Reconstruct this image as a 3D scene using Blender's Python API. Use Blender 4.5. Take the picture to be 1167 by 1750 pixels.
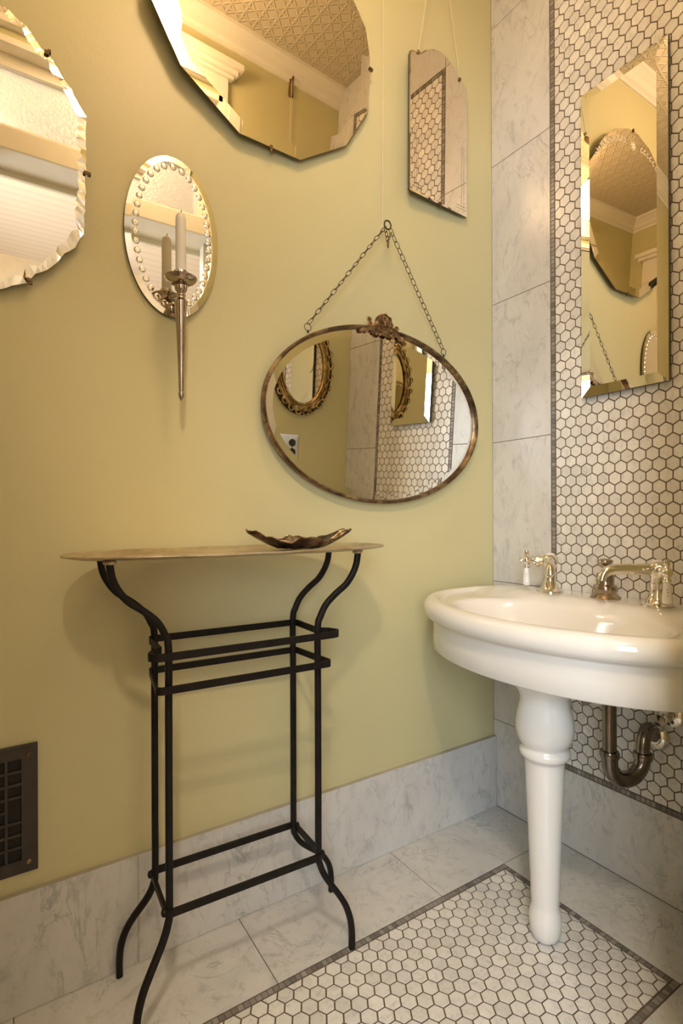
import bpy, bmesh, math, random
from mathutils import Vector, Matrix
for o in list(bpy.data.objects): bpy.data.objects.remove(o)
random.seed(7)
PI = math.pi
S = bpy.context.scene
COL = S.collection

# ------------------------------------------------------------------ camera
F_PX = 909.903
cam_d = bpy.data.cameras.new('camera'); cam = bpy.data.objects.new('camera', cam_d); COL.objects.link(cam)
cam_d.sensor_fit = 'VERTICAL'; cam_d.sensor_height = 36.0; cam_d.sensor_width = 36.0
cam_d.lens = F_PX / 1750 * 36.0
cam_d.shift_y = (880.9 - 875.0) / 1750; cam_d.shift_x = 0.0
cam_d.clip_start = 0.02
yaw, pitch, roll = 0.99619, 0.00065, -0.00368
fw = Vector((math.cos(yaw) * math.cos(pitch), math.sin(yaw) * math.cos(pitch), math.sin(pitch)))
rt = Vector((math.sin(yaw), -math.cos(yaw), 0)); up = rt.cross(fw)
r2 = rt * math.cos(roll) + up * math.sin(roll); u2 = -rt * math.sin(roll) + up * math.cos(roll)
M = Matrix((r2, u2, -fw)).transposed().to_4x4(); M.translation = Vector((-1.38837, -1.21633, 0.96163))
cam.matrix_world = M
S.camera = cam

# ------------------------------------------------------------------ world, exposure, light levels
S.view_settings.view_transform = 'Standard'; S.view_settings.look = 'None'
S.view_settings.gamma = 1.0; S.view_settings.use_curve_mapping = False
S.view_settings.exposure = 0.36
W = bpy.data.worlds.new('World'); S.world = W; W.use_nodes = True
W.node_tree.nodes['Background'].inputs[0].default_value = (0.75, 0.85, 1.0, 1)
W.node_tree.nodes['Background'].inputs[1].default_value = 1.0
XLW = -2.10
GLOBE_COL, GLOBE_PW = (1.0, 0.68, 0.40), 36.0
HALL_COL, HALL_PW = (1.0, 0.82, 0.60), 215.0
def area(name, loc, tgt, sx, sy, power, col):
    l = bpy.data.lights.new(name, 'AREA'); l.shape = 'RECTANGLE'; l.size = sx; l.size_y = sy
    l.energy = power; l.color = col
    o = bpy.data.objects.new(name, l); COL.objects.link(o); o.location = loc
    o.rotation_euler = (Vector(tgt) - Vector(loc)).to_track_quat('-Z', 'Y').to_euler()
    return o
area('added_daylight_fill', (XLW - 0.10, -2.30, 1.35), (XLW + 1.0, -2.0, 1.25), 1.2, 1.3, 50.0, (0.80, 0.90, 1.0))  # cool fill light, added outside a made-up hall window

# ------------------------------------------------------------------ materials
def mat(name):
    m = bpy.data.materials.new(name); m.use_nodes = True
    nt = m.node_tree; b = nt.nodes['Principled BSDF']
    return m, nt, b
def N(nt, t, **k):
    n = nt.nodes.new(t)
    for a, v in k.items():
        if a == 'inp':
            for i, x in v.items(): n.inputs[i].default_value = x
        else: setattr(n, a, v)
    return n
def ramp(nt, stops):
    r = nt.nodes.new('ShaderNodeValToRGB'); e = r.color_ramp.elements
    while len(e) < len(stops): e.new(0.5)
    for i, (p, c) in enumerate(stops):
        e[i].position = p; e[i].color = (*c, 1) if len(c) == 3 else c
    return r
def bump(nt, b, h, strength, dist=0.001):
    bp = N(nt, 'ShaderNodeBump', inp={'Strength': strength, 'Distance': dist})
    nt.links.new(h, bp.inputs['Height']); nt.links.new(bp.outputs[0], b.inputs['Normal'])
def coords(nt):
    return N(nt, 'ShaderNodeTexCoord').outputs['Object']
def plain(name, col, rough=0.5, metal=0.0, var=0.12, scale=12, bmp=0.0, coat=0.0):
    m, nt, b = mat(name)
    c = coords(nt); n = N(nt, 'ShaderNodeTexNoise', inp={'Scale': scale, 'Detail': 5})
    nt.links.new(c, n.inputs['Vector'])
    lo = tuple(max(0, x * (1 - var)) for x in col); hi = tuple(min(1, x * (1 + var)) for x in col)
    r = ramp(nt, [(0.3, lo), (0.7, hi)]); nt.links.new(n.outputs[0], r.inputs[0])
    nt.links.new(r.outputs[0], b.inputs['Base Color'])
    b.inputs['Roughness'].default_value = rough; b.inputs['Metallic'].default_value = metal
    b.inputs['Coat Weight'].default_value = coat; b.inputs['Coat Roughness'].default_value = 0.05
    if bmp: bump(nt, b, n.outputs[0], bmp)
    return m
# green painted plaster
m, nt, b = mat('green_paint'); c = coords(nt)
n1 = N(nt, 'ShaderNodeTexNoise', inp={'Scale': 1.6, 'Detail': 3}); nt.links.new(c, n1.inputs['Vector'])
n2 = N(nt, 'ShaderNodeTexNoise', inp={'Scale': 260, 'Detail': 4}); nt.links.new(c, n2.inputs['Vector'])
n3 = N(nt, 'ShaderNodeTexNoise', inp={'Scale': 9, 'Detail': 6, 'Distortion': 1.2}); nt.links.new(c, n3.inputs['Vector'])
r = ramp(nt, [(0.3, (0.580, 0.540, 0.300)), (0.7, (0.610, 0.565, 0.325))]); nt.links.new(n1.outputs[0], r.inputs[0])
nt.links.new(r.outputs[0], b.inputs['Base Color'])
b.inputs['Roughness'].default_value = 0.42
ad = N(nt, 'ShaderNodeMath', operation='MULTIPLY_ADD', inp={1: 3.0}); nt.links.new(n3.outputs[0], ad.inputs[0]); nt.links.new(n2.outputs[0], ad.inputs[2])
bump(nt, b, ad.outputs[0], 0.25, 0.0012)
GREEN = m
# marble, shifted per tile through a 'tile' attribute
def marble(name, base, vein, rough, vs=5.0, tone=0.10):
    m, nt, b = mat(name); c = coords(nt)
    a = N(nt, 'ShaderNodeAttribute', attribute_name='tile')
    sc = N(nt, 'ShaderNodeVectorMath', operation='SCALE', inp={'Scale': 17.0})
    cb = N(nt, 'ShaderNodeCombineXYZ')
    for i, k in enumerate((1.0, 1.7, 2.3)):
        mm = N(nt, 'ShaderNodeMath', operation='MULTIPLY', inp={1: k}); nt.links.new(a.outputs['Fac'], mm.inputs[0]); nt.links.new(mm.outputs[0], cb.inputs[i])
    nt.links.new(cb.outputs[0], sc.inputs[0])
    av = N(nt, 'ShaderNodeVectorMath', operation='ADD'); nt.links.new(c, av.inputs[0]); nt.links.new(sc.outputs[0], av.inputs[1])
    mp = N(nt, 'ShaderNodeMapping'); mp.inputs['Rotation'].default_value = (0.5, 0.5, 0.35); mp.inputs['Scale'].default_value = (1, 1, 0.55)
    nt.links.new(av.outputs[0], mp.inputs['Vector'])
    # broad clouds
    n1 = N(nt, 'ShaderNodeTexNoise', inp={'Scale': vs, 'Detail': 7, 'Roughness': 0.62, 'Distortion': 0.6}); nt.links.new(mp.outputs[0], n1.inputs['Vector'])
    r1 = ramp(nt, [(0.30, tuple(x * 0.90 for x in base)), (0.52, base), (0.75, tuple(min(1, x * 1.05) for x in base))]); nt.links.new(n1.outputs[0], r1.inputs[0])
    n5 = N(nt, 'ShaderNodeTexNoise', inp={'Scale': vs * 4.5, 'Detail': 8, 'Roughness': 0.7, 'Distortion': 0.8}); nt.links.new(mp.outputs[0], n5.inputs['Vector'])
    r5 = ramp(nt, [(0.30, (0.72, 0.73, 0.74)), (0.47, (0.97, 0.97, 0.97)), (0.7, (1, 1, 1))]); nt.links.new(n5.outputs[0], r5.inputs[0])
    mm5 = N(nt, 'ShaderNodeMix', data_type='RGBA', blend_type='MULTIPLY'); mm5.inputs[0].default_value = 1.0
    nt.links.new(r1.outputs[0], mm5.inputs[6]); nt.links.new(r5.outputs[0], mm5.inputs[7])
    # thin veins: ridge of a distorted noise
    n2 = N(nt, 'ShaderNodeTexNoise', inp={'Scale': vs * 0.9, 'Detail': 9, 'Roughness': 0.6, 'Distortion': 1.6}); nt.links.new(mp.outputs[0], n2.inputs['Vector'])
    s1 = N(nt, 'ShaderNodeMath', operation='SUBTRACT', inp={1: 0.5}); nt.links.new(n2.outputs[0], s1.inputs[0])
    s2 = N(nt, 'ShaderNodeMath', operation='ABSOLUTE'); nt.links.new(s1.outputs[0], s2.inputs[0])
    r2_ = ramp(nt, [(0.0, (0.85, 0.85, 0.85)), (0.006, (0.45, 0.45, 0.45)), (0.020, (0, 0, 0))]); nt.links.new(s2.outputs[0], r2_.inputs[0])
    n3 = N(nt, 'ShaderNodeTexNoise', inp={'Scale': vs * 1.3, 'Detail': 3}); nt.links.new(mp.outputs[0], n3.inputs['Vector'])
    r3 = ramp(nt, [(0.42, (0, 0, 0)), (0.70, (0.85, 0.85, 0.85))]); nt.links.new(n3.outputs[0], r3.inputs[0])
    mu = N(nt, 'ShaderNodeMath', operation='MULTIPLY'); nt.links.new(r2_.outputs[0], mu.inputs[0]); nt.links.new(r3.outputs[0], mu.inputs[1])
    mx = N(nt, 'ShaderNodeMix', data_type='RGBA'); mx.inputs[7].default_value = (*vein, 1)
    nt.links.new(mu.outputs[0], mx.inputs[0]); nt.links.new(mm5.outputs[2], mx.inputs[6])
    # tile tone
    hs = N(nt, 'ShaderNodeHueSaturation'); mr = N(nt, 'ShaderNodeMapRange', inp={3: 1 - tone, 4: 1 + tone * 0.6})
    fr = N(nt, 'ShaderNodeMath', operation='FRACT'); m7 = N(nt, 'ShaderNodeMath', operation='MULTIPLY', inp={1: 7.31})
    nt.links.new(a.outputs['Fac'], m7.inputs[0]); nt.links.new(m7.outputs[0], fr.inputs[0]); nt.links.new(fr.outputs[0], mr.inputs[0])
    nt.links.new(mr.outputs[0], hs.inputs['Value']); nt.links.new(mx.outputs[2], hs.inputs['Color'])
    nt.links.new(hs.outputs[0], b.inputs['Base Color'])
    b.inputs['Roughness'].default_value = rough
    return m
SLAB = marble('marble_slab', (0.64, 0.635, 0.615), (0.22, 0.24, 0.24), 0.30, 7.5, 0.03)
HEX = marble('marble_hex', (0.76, 0.745, 0.70), (0.42, 0.41, 0.39), 0.28, 16.0, 0.10)
SQR = marble('grey_mosaic_marble', (0.27, 0.255, 0.23), (0.14, 0.13, 0.115), 0.35, 30.0, 0.45)
GROUT = plain('brown_grout', (0.135, 0.090, 0.062), 0.9, var=0.2, scale=90)
WHITE = plain('cream_trim_paint', (0.80, 0.76, 0.66), 0.35, var=0.03)
# mirror silver
def mirror(name, tint=(0.93, 0.92, 0.88), rough=0.0):
    m, nt, b = mat(name); b.inputs['Metallic'].default_value = 1; b.inputs['Roughness'].default_value = rough
    c = coords(nt); n = N(nt, 'ShaderNodeTexNoise', inp={'Scale': 3.0, 'Detail': 2}); nt.links.new(c, n.inputs['Vector'])
    r = ramp(nt, [(0.3, tuple(x * 0.985 for x in tint)), (0.7, tint)]); nt.links.new(n.outputs[0], r.inputs[0])
    nt.links.new(r.outputs[0], b.inputs['Base Color']); return m
MIRROR = mirror('mirror_silver'); MIRROR_OLD = mirror('old_mirror_silver', (0.86, 0.80, 0.70))
MIRROR_TAN = mirror('mirror_silver_tan', (0.85, 0.79, 0.66))
MIRROR_WARM = mirror('mirror_silver_warm', (0.90, 0.87, 0.78))
BACK = plain('mirror_edge_dark', (0.055, 0.058, 0.045), 0.35)
IRON = plain('black_iron', (0.012, 0.0095, 0.008), 0.45, 0.1, 0.3, 40, 0.15)
IRON.node_tree.nodes['Principled BSDF'].inputs['Specular IOR Level'].default_value = 0.2
CHAIN = plain('dark_bronze_chain', (0.06, 0.045, 0.03), 0.45, 0.7, 0.3, 60)
CHROME = plain('polished_nickel', (0.80, 0.755, 0.67), 0.07, 1.0, 0.04, 6)
CHROME2 = plain('aged_nickel', (0.42, 0.35, 0.28), 0.17, 1.0, 0.2, 14)
TRAPM = plain('dull_nickel_pipe', (0.27, 0.235, 0.20), 0.20, 1.0, 0.16, 14)
PORC = plain('white_porcelain', (0.80, 0.785, 0.745), 0.10, 0.0, 0.015, 5, coat=0.5)
WAX = plain('ivory_wax', (0.80, 0.775, 0.69), 0.45, var=0.03); WAX.node_tree.nodes['Principled BSDF'].inputs['Subsurface Weight'].default_value = 0.15
WAX.node_tree.nodes['Principled BSDF'].inputs['Subsurface Radius'].default_value = (0.01, 0.007, 0.004)
BLACK = plain('black_paint', (0.02, 0.018, 0.015), 0.5)
REG = plain('black_register_paint', (0.035, 0.028, 0.023), 0.45, 0.0, 0.2, 30)
CORD = plain('cream_cord', (0.72, 0.62, 0.45), 0.8, var=0.1, scale=200)
def patina(name, c1, c2, c3, rough, scale):
    m, nt, b = mat(name); c = coords(nt)
    n = N(nt, 'ShaderNodeTexNoise', inp={'Scale': scale, 'Detail': 8, 'Roughness': 0.7}); nt.links.new(c, n.inputs['Vector'])
    r = ramp(nt, [(0.36, c1), (0.5, c2), (0.64, c3)]); nt.links.new(n.outputs[0], r.inputs[0])
    nt.links.new(r.outputs[0], b.inputs['Base Color']); b.inputs['Metallic'].default_value = 0.85; b.inputs['Roughness'].default_value = rough
    bump(nt, b, n.outputs[0], 0.3, 0.001); return m
BRONZE = patina('worn_bronze', (0.055, 0.035, 0.022), (0.16, 0.10, 0.055), (0.46, 0.33, 0.17), 0.38, 16)
CRESTM = patina('bronze_rose', (0.07, 0.04, 0.02), (0.24, 0.14, 0.065), (0.55, 0.38, 0.2), 0.42, 60)
GILT = patina('gilt_frame', (0.17, 0.105, 0.035), (0.42, 0.29, 0.12), (0.68, 0.50, 0.25), 0.38, 25)
TRAYM = patina('tarnished_tray_silver', (0.42, 0.33, 0.22), (0.62, 0.52, 0.38), (0.74, 0.65, 0.50), 0.34, 9)
DISHM = patina('tarnished_dish_silver', (0.05, 0.035, 0.022), (0.15, 0.11, 0.075), (0.42, 0.34, 0.25), 0.25, 28)
OUTM = plain('brushed_outlet_plate', (0.50, 0.47, 0.40), 0.3, 1.0, 0.1, 20)
def emis(name, col, pw):
    m, nt, b = mat(name); b.inputs['Base Color'].default_value = (0.9, 0.9, 0.88, 1)
    b.inputs['Emission Color'].default_value = (*col, 1); b.inputs['Emission Strength'].default_value = pw
    b.inputs['Roughness'].default_value = 0.3; return m
GLOBEM = emis('lit_globe_glass', GLOBE_COL, GLOBE_PW); HALLM = emis('lit_hall_globe_glass', HALL_COL, HALL_PW)
# pressed tin ceiling
m, nt, b = mat('pressed_tin'); c = coords(nt)
def tin_wave(rot, sc):
    mp = N(nt, 'ShaderNodeMapping'); mp.inputs['Rotation'].default_value = (0, 0, rot); nt.links.new(c, mp.inputs['Vector'])
    w = N(nt, 'ShaderNodeTexWave', wave_profile='SIN', inp={'Scale': sc}); nt.links.new(mp.outputs[0], w.inputs['Vector'])
    r = ramp(nt, [(0.90, (0, 0, 0)), (0.99, (1, 1, 1))]); nt.links.new(w.outputs[0], r.inputs[0]); return r.outputs[0]
hs_ = [tin_wave(0, 5.6), tin_wave(PI / 2, 5.6), tin_wave(PI / 4, 7.92), tin_wave(-PI / 4, 7.92)]
acc = hs_[0]
for h in hs_[1:]:
    mx = N(nt, 'ShaderNodeMath', operation='MAXIMUM'); nt.links.new(acc, mx.inputs[0]); nt.links.new(h, mx.inputs[1]); acc = mx.outputs[0]
b.inputs['Base Color'].default_value = (0.62, 0.545, 0.40, 1); b.inputs['Roughness'].default_value = 0.45
bump(nt, b, acc, 1.0, 0.0028); TIN = m
# hall ceiling boards
m, nt, b = mat('hall_boards'); c = coords(nt)
w = N(nt, 'ShaderNodeTexWave', bands_direction='Y', inp={'Scale': 4.0, 'Distortion': 0.4, 'Detail': 3}); nt.links.new(c, w.inputs['Vector'])
r = ramp(nt, [(0.0, (0.62, 0.52, 0.43)), (0.15, (0.67, 0.57, 0.47)), (1.0, (0.69, 0.59, 0.49))]); nt.links.new(w.outputs[0], r.inputs[0])
nt.links.new(r.outputs[0], b.inputs['Base Color']); b.inputs['Roughness'].default_value = 0.6; BOARDS = m
# obscured glass
m, nt, b = mat('obscured_glass'); b.inputs['Transmission Weight'].default_value = 0.6; b.inputs['Roughness'].default_value = 0.35
b.inputs['Base Color'].default_value = (0.72, 0.74, 0.76, 1); c = coords(nt)
n = N(nt, 'ShaderNodeTexVoronoi', inp={'Scale': 90}); nt.links.new(c, n.inputs['Vector']); bump(nt, b, n.outputs[0], 0.6, 0.003); OBSC = m
HALLWALL = plain('hall_wall_paint', (0.60, 0.50, 0.36), 0.6, var=0.04)
HALLFLOOR = plain('hall_floor_wood', (0.30, 0.19, 0.11), 0.4, var=0.2, scale=8)

# ------------------------------------------------------------------ mesh helpers
def finish(name, bm, mats, parent=None, smooth=True, loc=None, rot=None, ang=35):
    me = bpy.data.meshes.new(name); bmesh.ops.recalc_face_normals(bm, faces=bm.faces) if not getattr(bm, '_keep', False) else None
    bm.to_mesh(me); bm.free()
    if not isinstance(mats, (list, tuple)): mats = [mats]
    for x in mats: me.materials.append(x)
    if smooth:
        for p in me.polygons: p.use_smooth = True
        me.set_sharp_from_angle(angle=math.radians(ang))
    o = bpy.data.objects.new(name, me); COL.objects.link(o)
    if parent: o.parent = parent
    if loc: o.location = loc
    if rot: o.rotation_euler = rot
    return o
def struct(o): o['kind'] = 'structure'; return o
def thing(name, label, cat, loc=(0, 0, 0), rot=(0, 0, 0), group=None):
    o = bpy.data.objects.new(name, None); COL.objects.link(o); o.location = loc; o.rotation_euler = rot
    o.empty_display_size = 0.05
    return tag(o, label, cat, group)
def tag(o, label, cat, group=None):
    o['label'] = label; o['category'] = cat
    if group: o['group'] = group
    return o
def box(bm, lo, hi, mi=0, bev=0.0):
    x0, y0, z0 = lo; x1, y1, z1 = hi
    vs = [bm.verts.new(p) for p in ((x0, y0, z0), (x1, y0, z0), (x1, y1, z0), (x0, y1, z0), (x0, y0, z1), (x1, y0, z1), (x1, y1, z1), (x0, y1, z1))]
    fs = []
    for q in ((0, 3, 2, 1), (4, 5, 6, 7), (0, 1, 5, 4), (1, 2, 6, 5), (2, 3, 7, 6), (3, 0, 4, 7)):
        f = bm.faces.new([vs[i] for i in q]); f.material_index = mi; fs.append(f)
    if bev:
        es = list({e for f in fs for e in f.edges})
        r = bmesh.ops.bevel(bm, geom=es, offset=bev, segments=2, affect='EDGES', profile=0.6)
        for f in r['faces']: f.material_index = mi
    return vs
def loft(bm, rings, mi=0, closed=True, cap0=False, cap1=False, loop=False):
    V = [[bm.verts.new(p) for p in r] for r in rings]
    n = len(V[0])
    R = range(len(V)) if loop else range(len(V) - 1)
    for i in R:
        a, b_ = V[i], V[(i + 1) % len(V)]
        for j in range(n if closed else n - 1):
            k = (j + 1) % n
            f = bm.faces.new((a[j], a[k], b_[k], b_[j])); f.material_index = mi
    if cap0: f = bm.faces.new(V[0][::-1]); f.material_index = mi
    if cap1: f = bm.faces.new(V[-1]); f.material_index = mi
    return V
def lathe(bm, prof, c=(0, 0, 0), n=32, mi=0, axis='z', cap=True, flute=0, fl=0.0):
    rings = []
    for r, h in prof:
        ring = []
        for k in range(n):
            a = 2 * PI * k / n
            rr = max(r, 1e-5) * (1 + (fl * math.cos(flute * a) if flute else 0))
            u, v = rr * math.cos(a), rr * math.sin(a)
            p = {'z': (u, v, h), 'y': (u, h, v), 'x': (h, u, v)}[axis]
            ring.append(Vector(p) + Vector(c))
        rings.append(ring)
    loft(bm, rings, mi, cap0=cap, cap1=cap)
def frames(pts, closed=False):
    n = len(pts); T = []
    for i in range(n):
        a = pts[(i - 1) % n] if (closed or i > 0) else pts[i]; b_ = pts[(i + 1) % n] if (closed or i < n - 1) else pts[i]
        T.append((b_ - a).normalized())
    up_ = Vector((0, 0, 1)) if abs(T[0].z) < 0.9 else Vector((1, 0, 0))
    nrm = (up_ - T[0] * up_.dot(T[0])).normalized(); out = []
    for i in range(n):
        nrm = (nrm - T[i] * nrm.dot(T[i])).normalized(); out.append((T[i], nrm, T[i].cross(nrm)))
    return out
def tube(bm, pts, r, n=10, mi=0, closed=False, fixed_up=None, sect=None):
    pts = [Vector(p) for p in pts]; fr = frames(pts, closed); rings = []
    rr = r if isinstance(r, (list, tuple)) else [r] * len(pts)
    for (p, (t, a, b_), q) in zip(pts, fr, rr):
        if fixed_up is not None:
            a = Vector(fixed_up); a = (a - t * a.dot(t)).normalized(); b_ = t.cross(a)
        if sect: rings.append([p + a * (q * s[0]) + b_ * (q * s[1]) for s in sect])
        else: rings.append([p + a * (q * math.cos(2 * PI * k / n)) + b_ * (q * math.sin(2 * PI * k / n)) for k in range(n)])
    loft(bm, rings, mi, cap0=not closed, cap1=not closed, loop=closed)
def spline(P, m=8):
    P = [Vector(p) for p in P]; out = []
    for i in range(len(P) - 1):
        p0 = P[i - 1] if i else P[i] * 2 - P[i + 1]; p3 = P[i + 2] if i + 2 < len(P) else P[i + 1] * 2 - P[i]
        for k in range(m):
            t = k / m
            out.append(0.5 * ((2 * P[i]) + (P[i + 1] - p0) * t + (2 * p0 - 5 * P[i] + 4 * P[i + 1] - p3) * t * t + (3 * P[i] - p0 - 3 * P[i + 1] + p3) * t ** 3))
    out.append(P[-1]); return out
def sphere(bm, c, r, n=20, sq=(1, 1, 1), mi=0):
    rings = []
    for i in range(1, n // 2):
        a = PI * i / (n // 2)
        rings.append([Vector((c[0] + r * sq[0] * math.sin(a) * math.cos(2 * PI * k / n), c[1] + r * sq[1] * math.sin(a) * math.sin(2 * PI * k / n), c[2] + r * sq[2] * math.cos(a))) for k in range(n)])
    V = loft(bm, rings, mi)
    t = bm.verts.new((c[0], c[1], c[2] + r * sq[2])); b_ = bm.verts.new((c[0], c[1], c[2] - r * sq[2]))
    for k in range(n):
        f = bm.faces.new((t, V[0][k], V[0][(k + 1) % n])); f.material_index = mi
        f = bm.faces.new((b_, V[-1][(k + 1) % n], V[-1][k])); f.material_index = mi
RSQ = [(math.copysign(abs(math.cos(a)) ** 0.55, math.cos(a)), math.copysign(abs(math.sin(a)) ** 0.55, math.sin(a))) for a in [2 * PI * k / 16 for k in range(16)]]

# ------------------------------------------------------------------ tile laying
def clip(poly, lo, hi):
    for ax, val, sgn in ((0, lo[0], 1), (0, hi[0], -1), (1, lo[1], 1), (1, hi[1], -1)):
        out = []
        for i in range(len(poly)):
            p, q = poly[i], poly[(i + 1) % len(poly)]
            a, b_ = (p[ax] - val) * sgn, (q[ax] - val) * sgn
            if a >= 0: out.append(p)
            if (a >= 0) != (b_ >= 0):
                t = a / (a - b_); out.append((p[0] + (q[0] - p[0]) * t, p[1] + (q[1] - p[1]) * t))
        poly = out
        if len(poly) < 3: return []
    return poly
def area2(p): return abs(sum(p[i][0] * p[(i + 1) % len(p)][1] - p[(i + 1) % len(p)][0] * p[i][1] for i in range(len(p)))) / 2
class Tiler:
    def __init__(s, frame): s.bm = bmesh.new(); s.lay = s.bm.faces.layers.float.new('tile'); s.F = frame
    def add(s, poly, h, mi, ch=0.0006, depth=0.0022, val=None):
        if len(poly) < 3 or area2(poly) < 6e-6: return
        val = random.random() if val is None else val
        cx = sum(p[0] for p in poly) / len(poly); cy = sum(p[1] for p in poly) / len(poly)
        R_ = max(math.hypot(p[0] - cx, p[1] - cy) for p in poly)
        k = 1 - ch / R_
        top = [s.bm.verts.new(s.F(cx + (p[0] - cx) * k, cy + (p[1] - cy) * k, h)) for p in poly]
        mid = [s.bm.verts.new(s.F(p[0], p[1], h - ch)) for p in poly]
        bot = [s.bm.verts.new(s.F(p[0], p[1], h - depth)) for p in poly]
        fs = [s.bm.faces.new(top)]
        n = len(poly)
        for i in range(n):
            j = (i + 1) % n
            fs.append(s.bm.faces.new((mid[i], mid[j], top[j], top[i]))); fs.append(s.bm.faces.new((bot[i], bot[j], mid[j], mid[i])))
        for f in fs: f.material_index = mi; f[s.lay] = val
    def rect(s, a, b_, h, mi, gap=0.001, **k):
        s.add([(a[0] + gap, a[1] + gap), (b_[0] - gap, a[1] + gap), (b_[0] - gap, b_[1] - gap), (a[0] + gap, b_[1] - gap)], h, mi, **k)
HR = 0.03248 / math.sqrt(3)          # centre to corner of the hexagon lattice
def hexpoly(u, v, point_up, r):
    a0 = PI / 2 if point_up else 0
    return [(u + r * math.cos(a0 + k * PI / 3), v + r * math.sin(a0 + k * PI / 3)) for k in range(6)]
def squares(T, a, b_, h, mi=2):
    # a row of small square tiles inside the rectangle a-b
    w, l = b_[0] - a[0], b_[1] - a[1]
    along = 0 if w > l else 1; L = max(w, l); P_ = 0.0128; n = int(round(L / P_)); P_ = L / n
    g = 0.0023
    for i in range(n):
        if along == 0: T.rect((a[0] + i * P_ + 0.0009, a[1] + g), (a[0] + (i + 1) * P_ - 0.0009, b_[1] - g), h, mi, gap=0, ch=0.0004, depth=0.0012)
        else: T.rect((a[0] + g, a[1] + i * P_ + 0.0009), (b_[0] - g, a[1] + (i + 1) * P_ - 0.0009), h, mi, gap=0, ch=0.0004, depth=0.0012)
XL, YD, ZC = -2.10, -0.90, 2.83      # left wall, door wall, ceiling
BT = 0.0142                          # baseboard thickness
Y1, Y2, SW = -0.2233, -0.677, 0.0163
# ---- floor
T = Tiler(lambda u, v, h: Vector((u, v, h)))
XS = -0.2152
xj = [0, -0.4471, -0.9051, -1.3638, -1.8225, XL]
xe = XS
T.rect((xj[1], Y1), (0, 0), 0.0, 0)
for i in range(1, 5): T.rect((xj[i + 1], Y1), (xj[i], 0), 0.0, 0)
T.rect((XS, Y2 + 0.0), (0, Y1), 0.0, 0)
for i in range(0, 5): T.rect((xj[i + 1], YD - 0.13), (xj[i], Y2), 0.0, 0)
T.rect((XL, Y2), (-1.88, Y1), 0.0, 0)
XI0, XI1 = -1.88, XS
squares(T, (XI0, Y1 - SW), (XI1, Y1), -0.0002); squares(T, (XI0, Y2), (XI1, Y2 + SW), -0.0002)
squares(T, (XI1 - SW, Y2 + SW), (XI1, Y1 - SW), -0.0002); squares(T, (XI0, Y2 + SW), (XI0 + SW, Y1 - SW), -0.0002)
lo, hi = (XI0 + SW + 0.0012, Y2 + SW + 0.0012), (XI1 - SW - 0.0012, Y1 - SW - 0.0012)
for i in range(-64, 12):
    for j in range(-2, 16):
        u = -0.451 + i * 0.0283; v = -0.2545 - j * 0.03248 - (0.01624 if i % 2 else 0)
        T.add(clip(hexpoly(u, v, False, HR - 0.0017), lo, hi), -0.0001, 1)
box(T.bm, (XL, YD - 0.13, -0.05), (0.1, 0.05, -0.0013), 3)
struct(finish('floor', T.bm, [SLAB, HEX, SQR, GROUT], smooth=False))
# ---- tiled wall behind the sink
T = Tiler(lambda u, v, h: Vector((-h, u, v)))
zj = [0.2845 + k * 0.4587 for k in range(6)]
ztop = zj[5]
for (a, b_) in ((Y1, 0), (YD, Y2)):
    T.rect((a, 0), (b_, zj[0]), 0, 0, gap=0.0009)
    for k in range(5): T.rect((a, zj[k]), (b_, zj[k + 1]), 0, 0, gap=0.0009)
    T.rect((a, ztop), (b_, ZC), 0, 0, gap=0.0009)
T.rect((Y2, 0), (Y1, 0.2220), 0, 0, gap=0.0009)
T.rect((Y2, ztop), (Y1, ZC), 0, 0, gap=0.0009)
ZB = 0.2220
squares(T, (Y1 - SW, ZB), (Y1, ztop), -0.0002); squares(T, (Y2, ZB), (Y2 + SW, ztop), -0.0002)
squares(T, (Y2 + SW, ZB), (Y1 - SW, ZB + SW), -0.0002); squares(T, (Y2 + SW, ztop - SW), (Y1 - SW, ztop), -0.0002)
lo, hi = (Y2 + SW + 0.0010, ZB + SW + 0.001), (Y1 - SW - 0.0010, ztop - SW - 0.001)
for j in range(-34, 56):
    for i in range(-1, 15):
        u = -0.2392 - 0.01624 - i * 0.03248 + (0.01624 if j % 2 else 0); v = 1.116 + j * 0.02813
        T.add(clip(hexpoly(u, v, True, HR - 0.00165), lo, hi), -0.0001, 1)
box(T.bm, (0.0013, YD - 0.13, 0), (0.12, 0.12, ZC), 3)
struct(finish('wall_right', T.bm, [SLAB, HEX, SQR, GROUT], smooth=False))
# ---- green walls
bm = bmesh.new(); box(bm, (XL - 0.12, 0, 0), (0.0, 0.12, ZC)); struct(finish('wall_back', bm, GREEN, smooth=False))
bm = bmesh.new(); box(bm, (XL - 0.12, YD - 0.13, 0), (XL, 0.0, ZC)); struct(finish('wall_left', bm, GREEN, smooth=False))
DX0, DX1, DZ, TZ0, TZ1 = -1.46, -0.64, 2.085, 2.155, 2.44     # door opening, transom
bm = bmesh.new(); yb = YD - 0.13
box(bm, (DX1, yb, 0), (0.0013, YD, ZC)); box(bm, (XL, yb, 0), (DX0, YD, ZC)); box(bm, (DX0, yb, TZ1), (DX1, YD, ZC))
struct(finish('wall_front', bm, GREEN, smooth=False))
bm = bmesh.new(); box(bm, (XL - 0.12, YD - 0.13, ZC), (0.12, 0.12, ZC + 0.08)); struct(finish('ceiling', bm, TIN, smooth=False))
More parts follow.
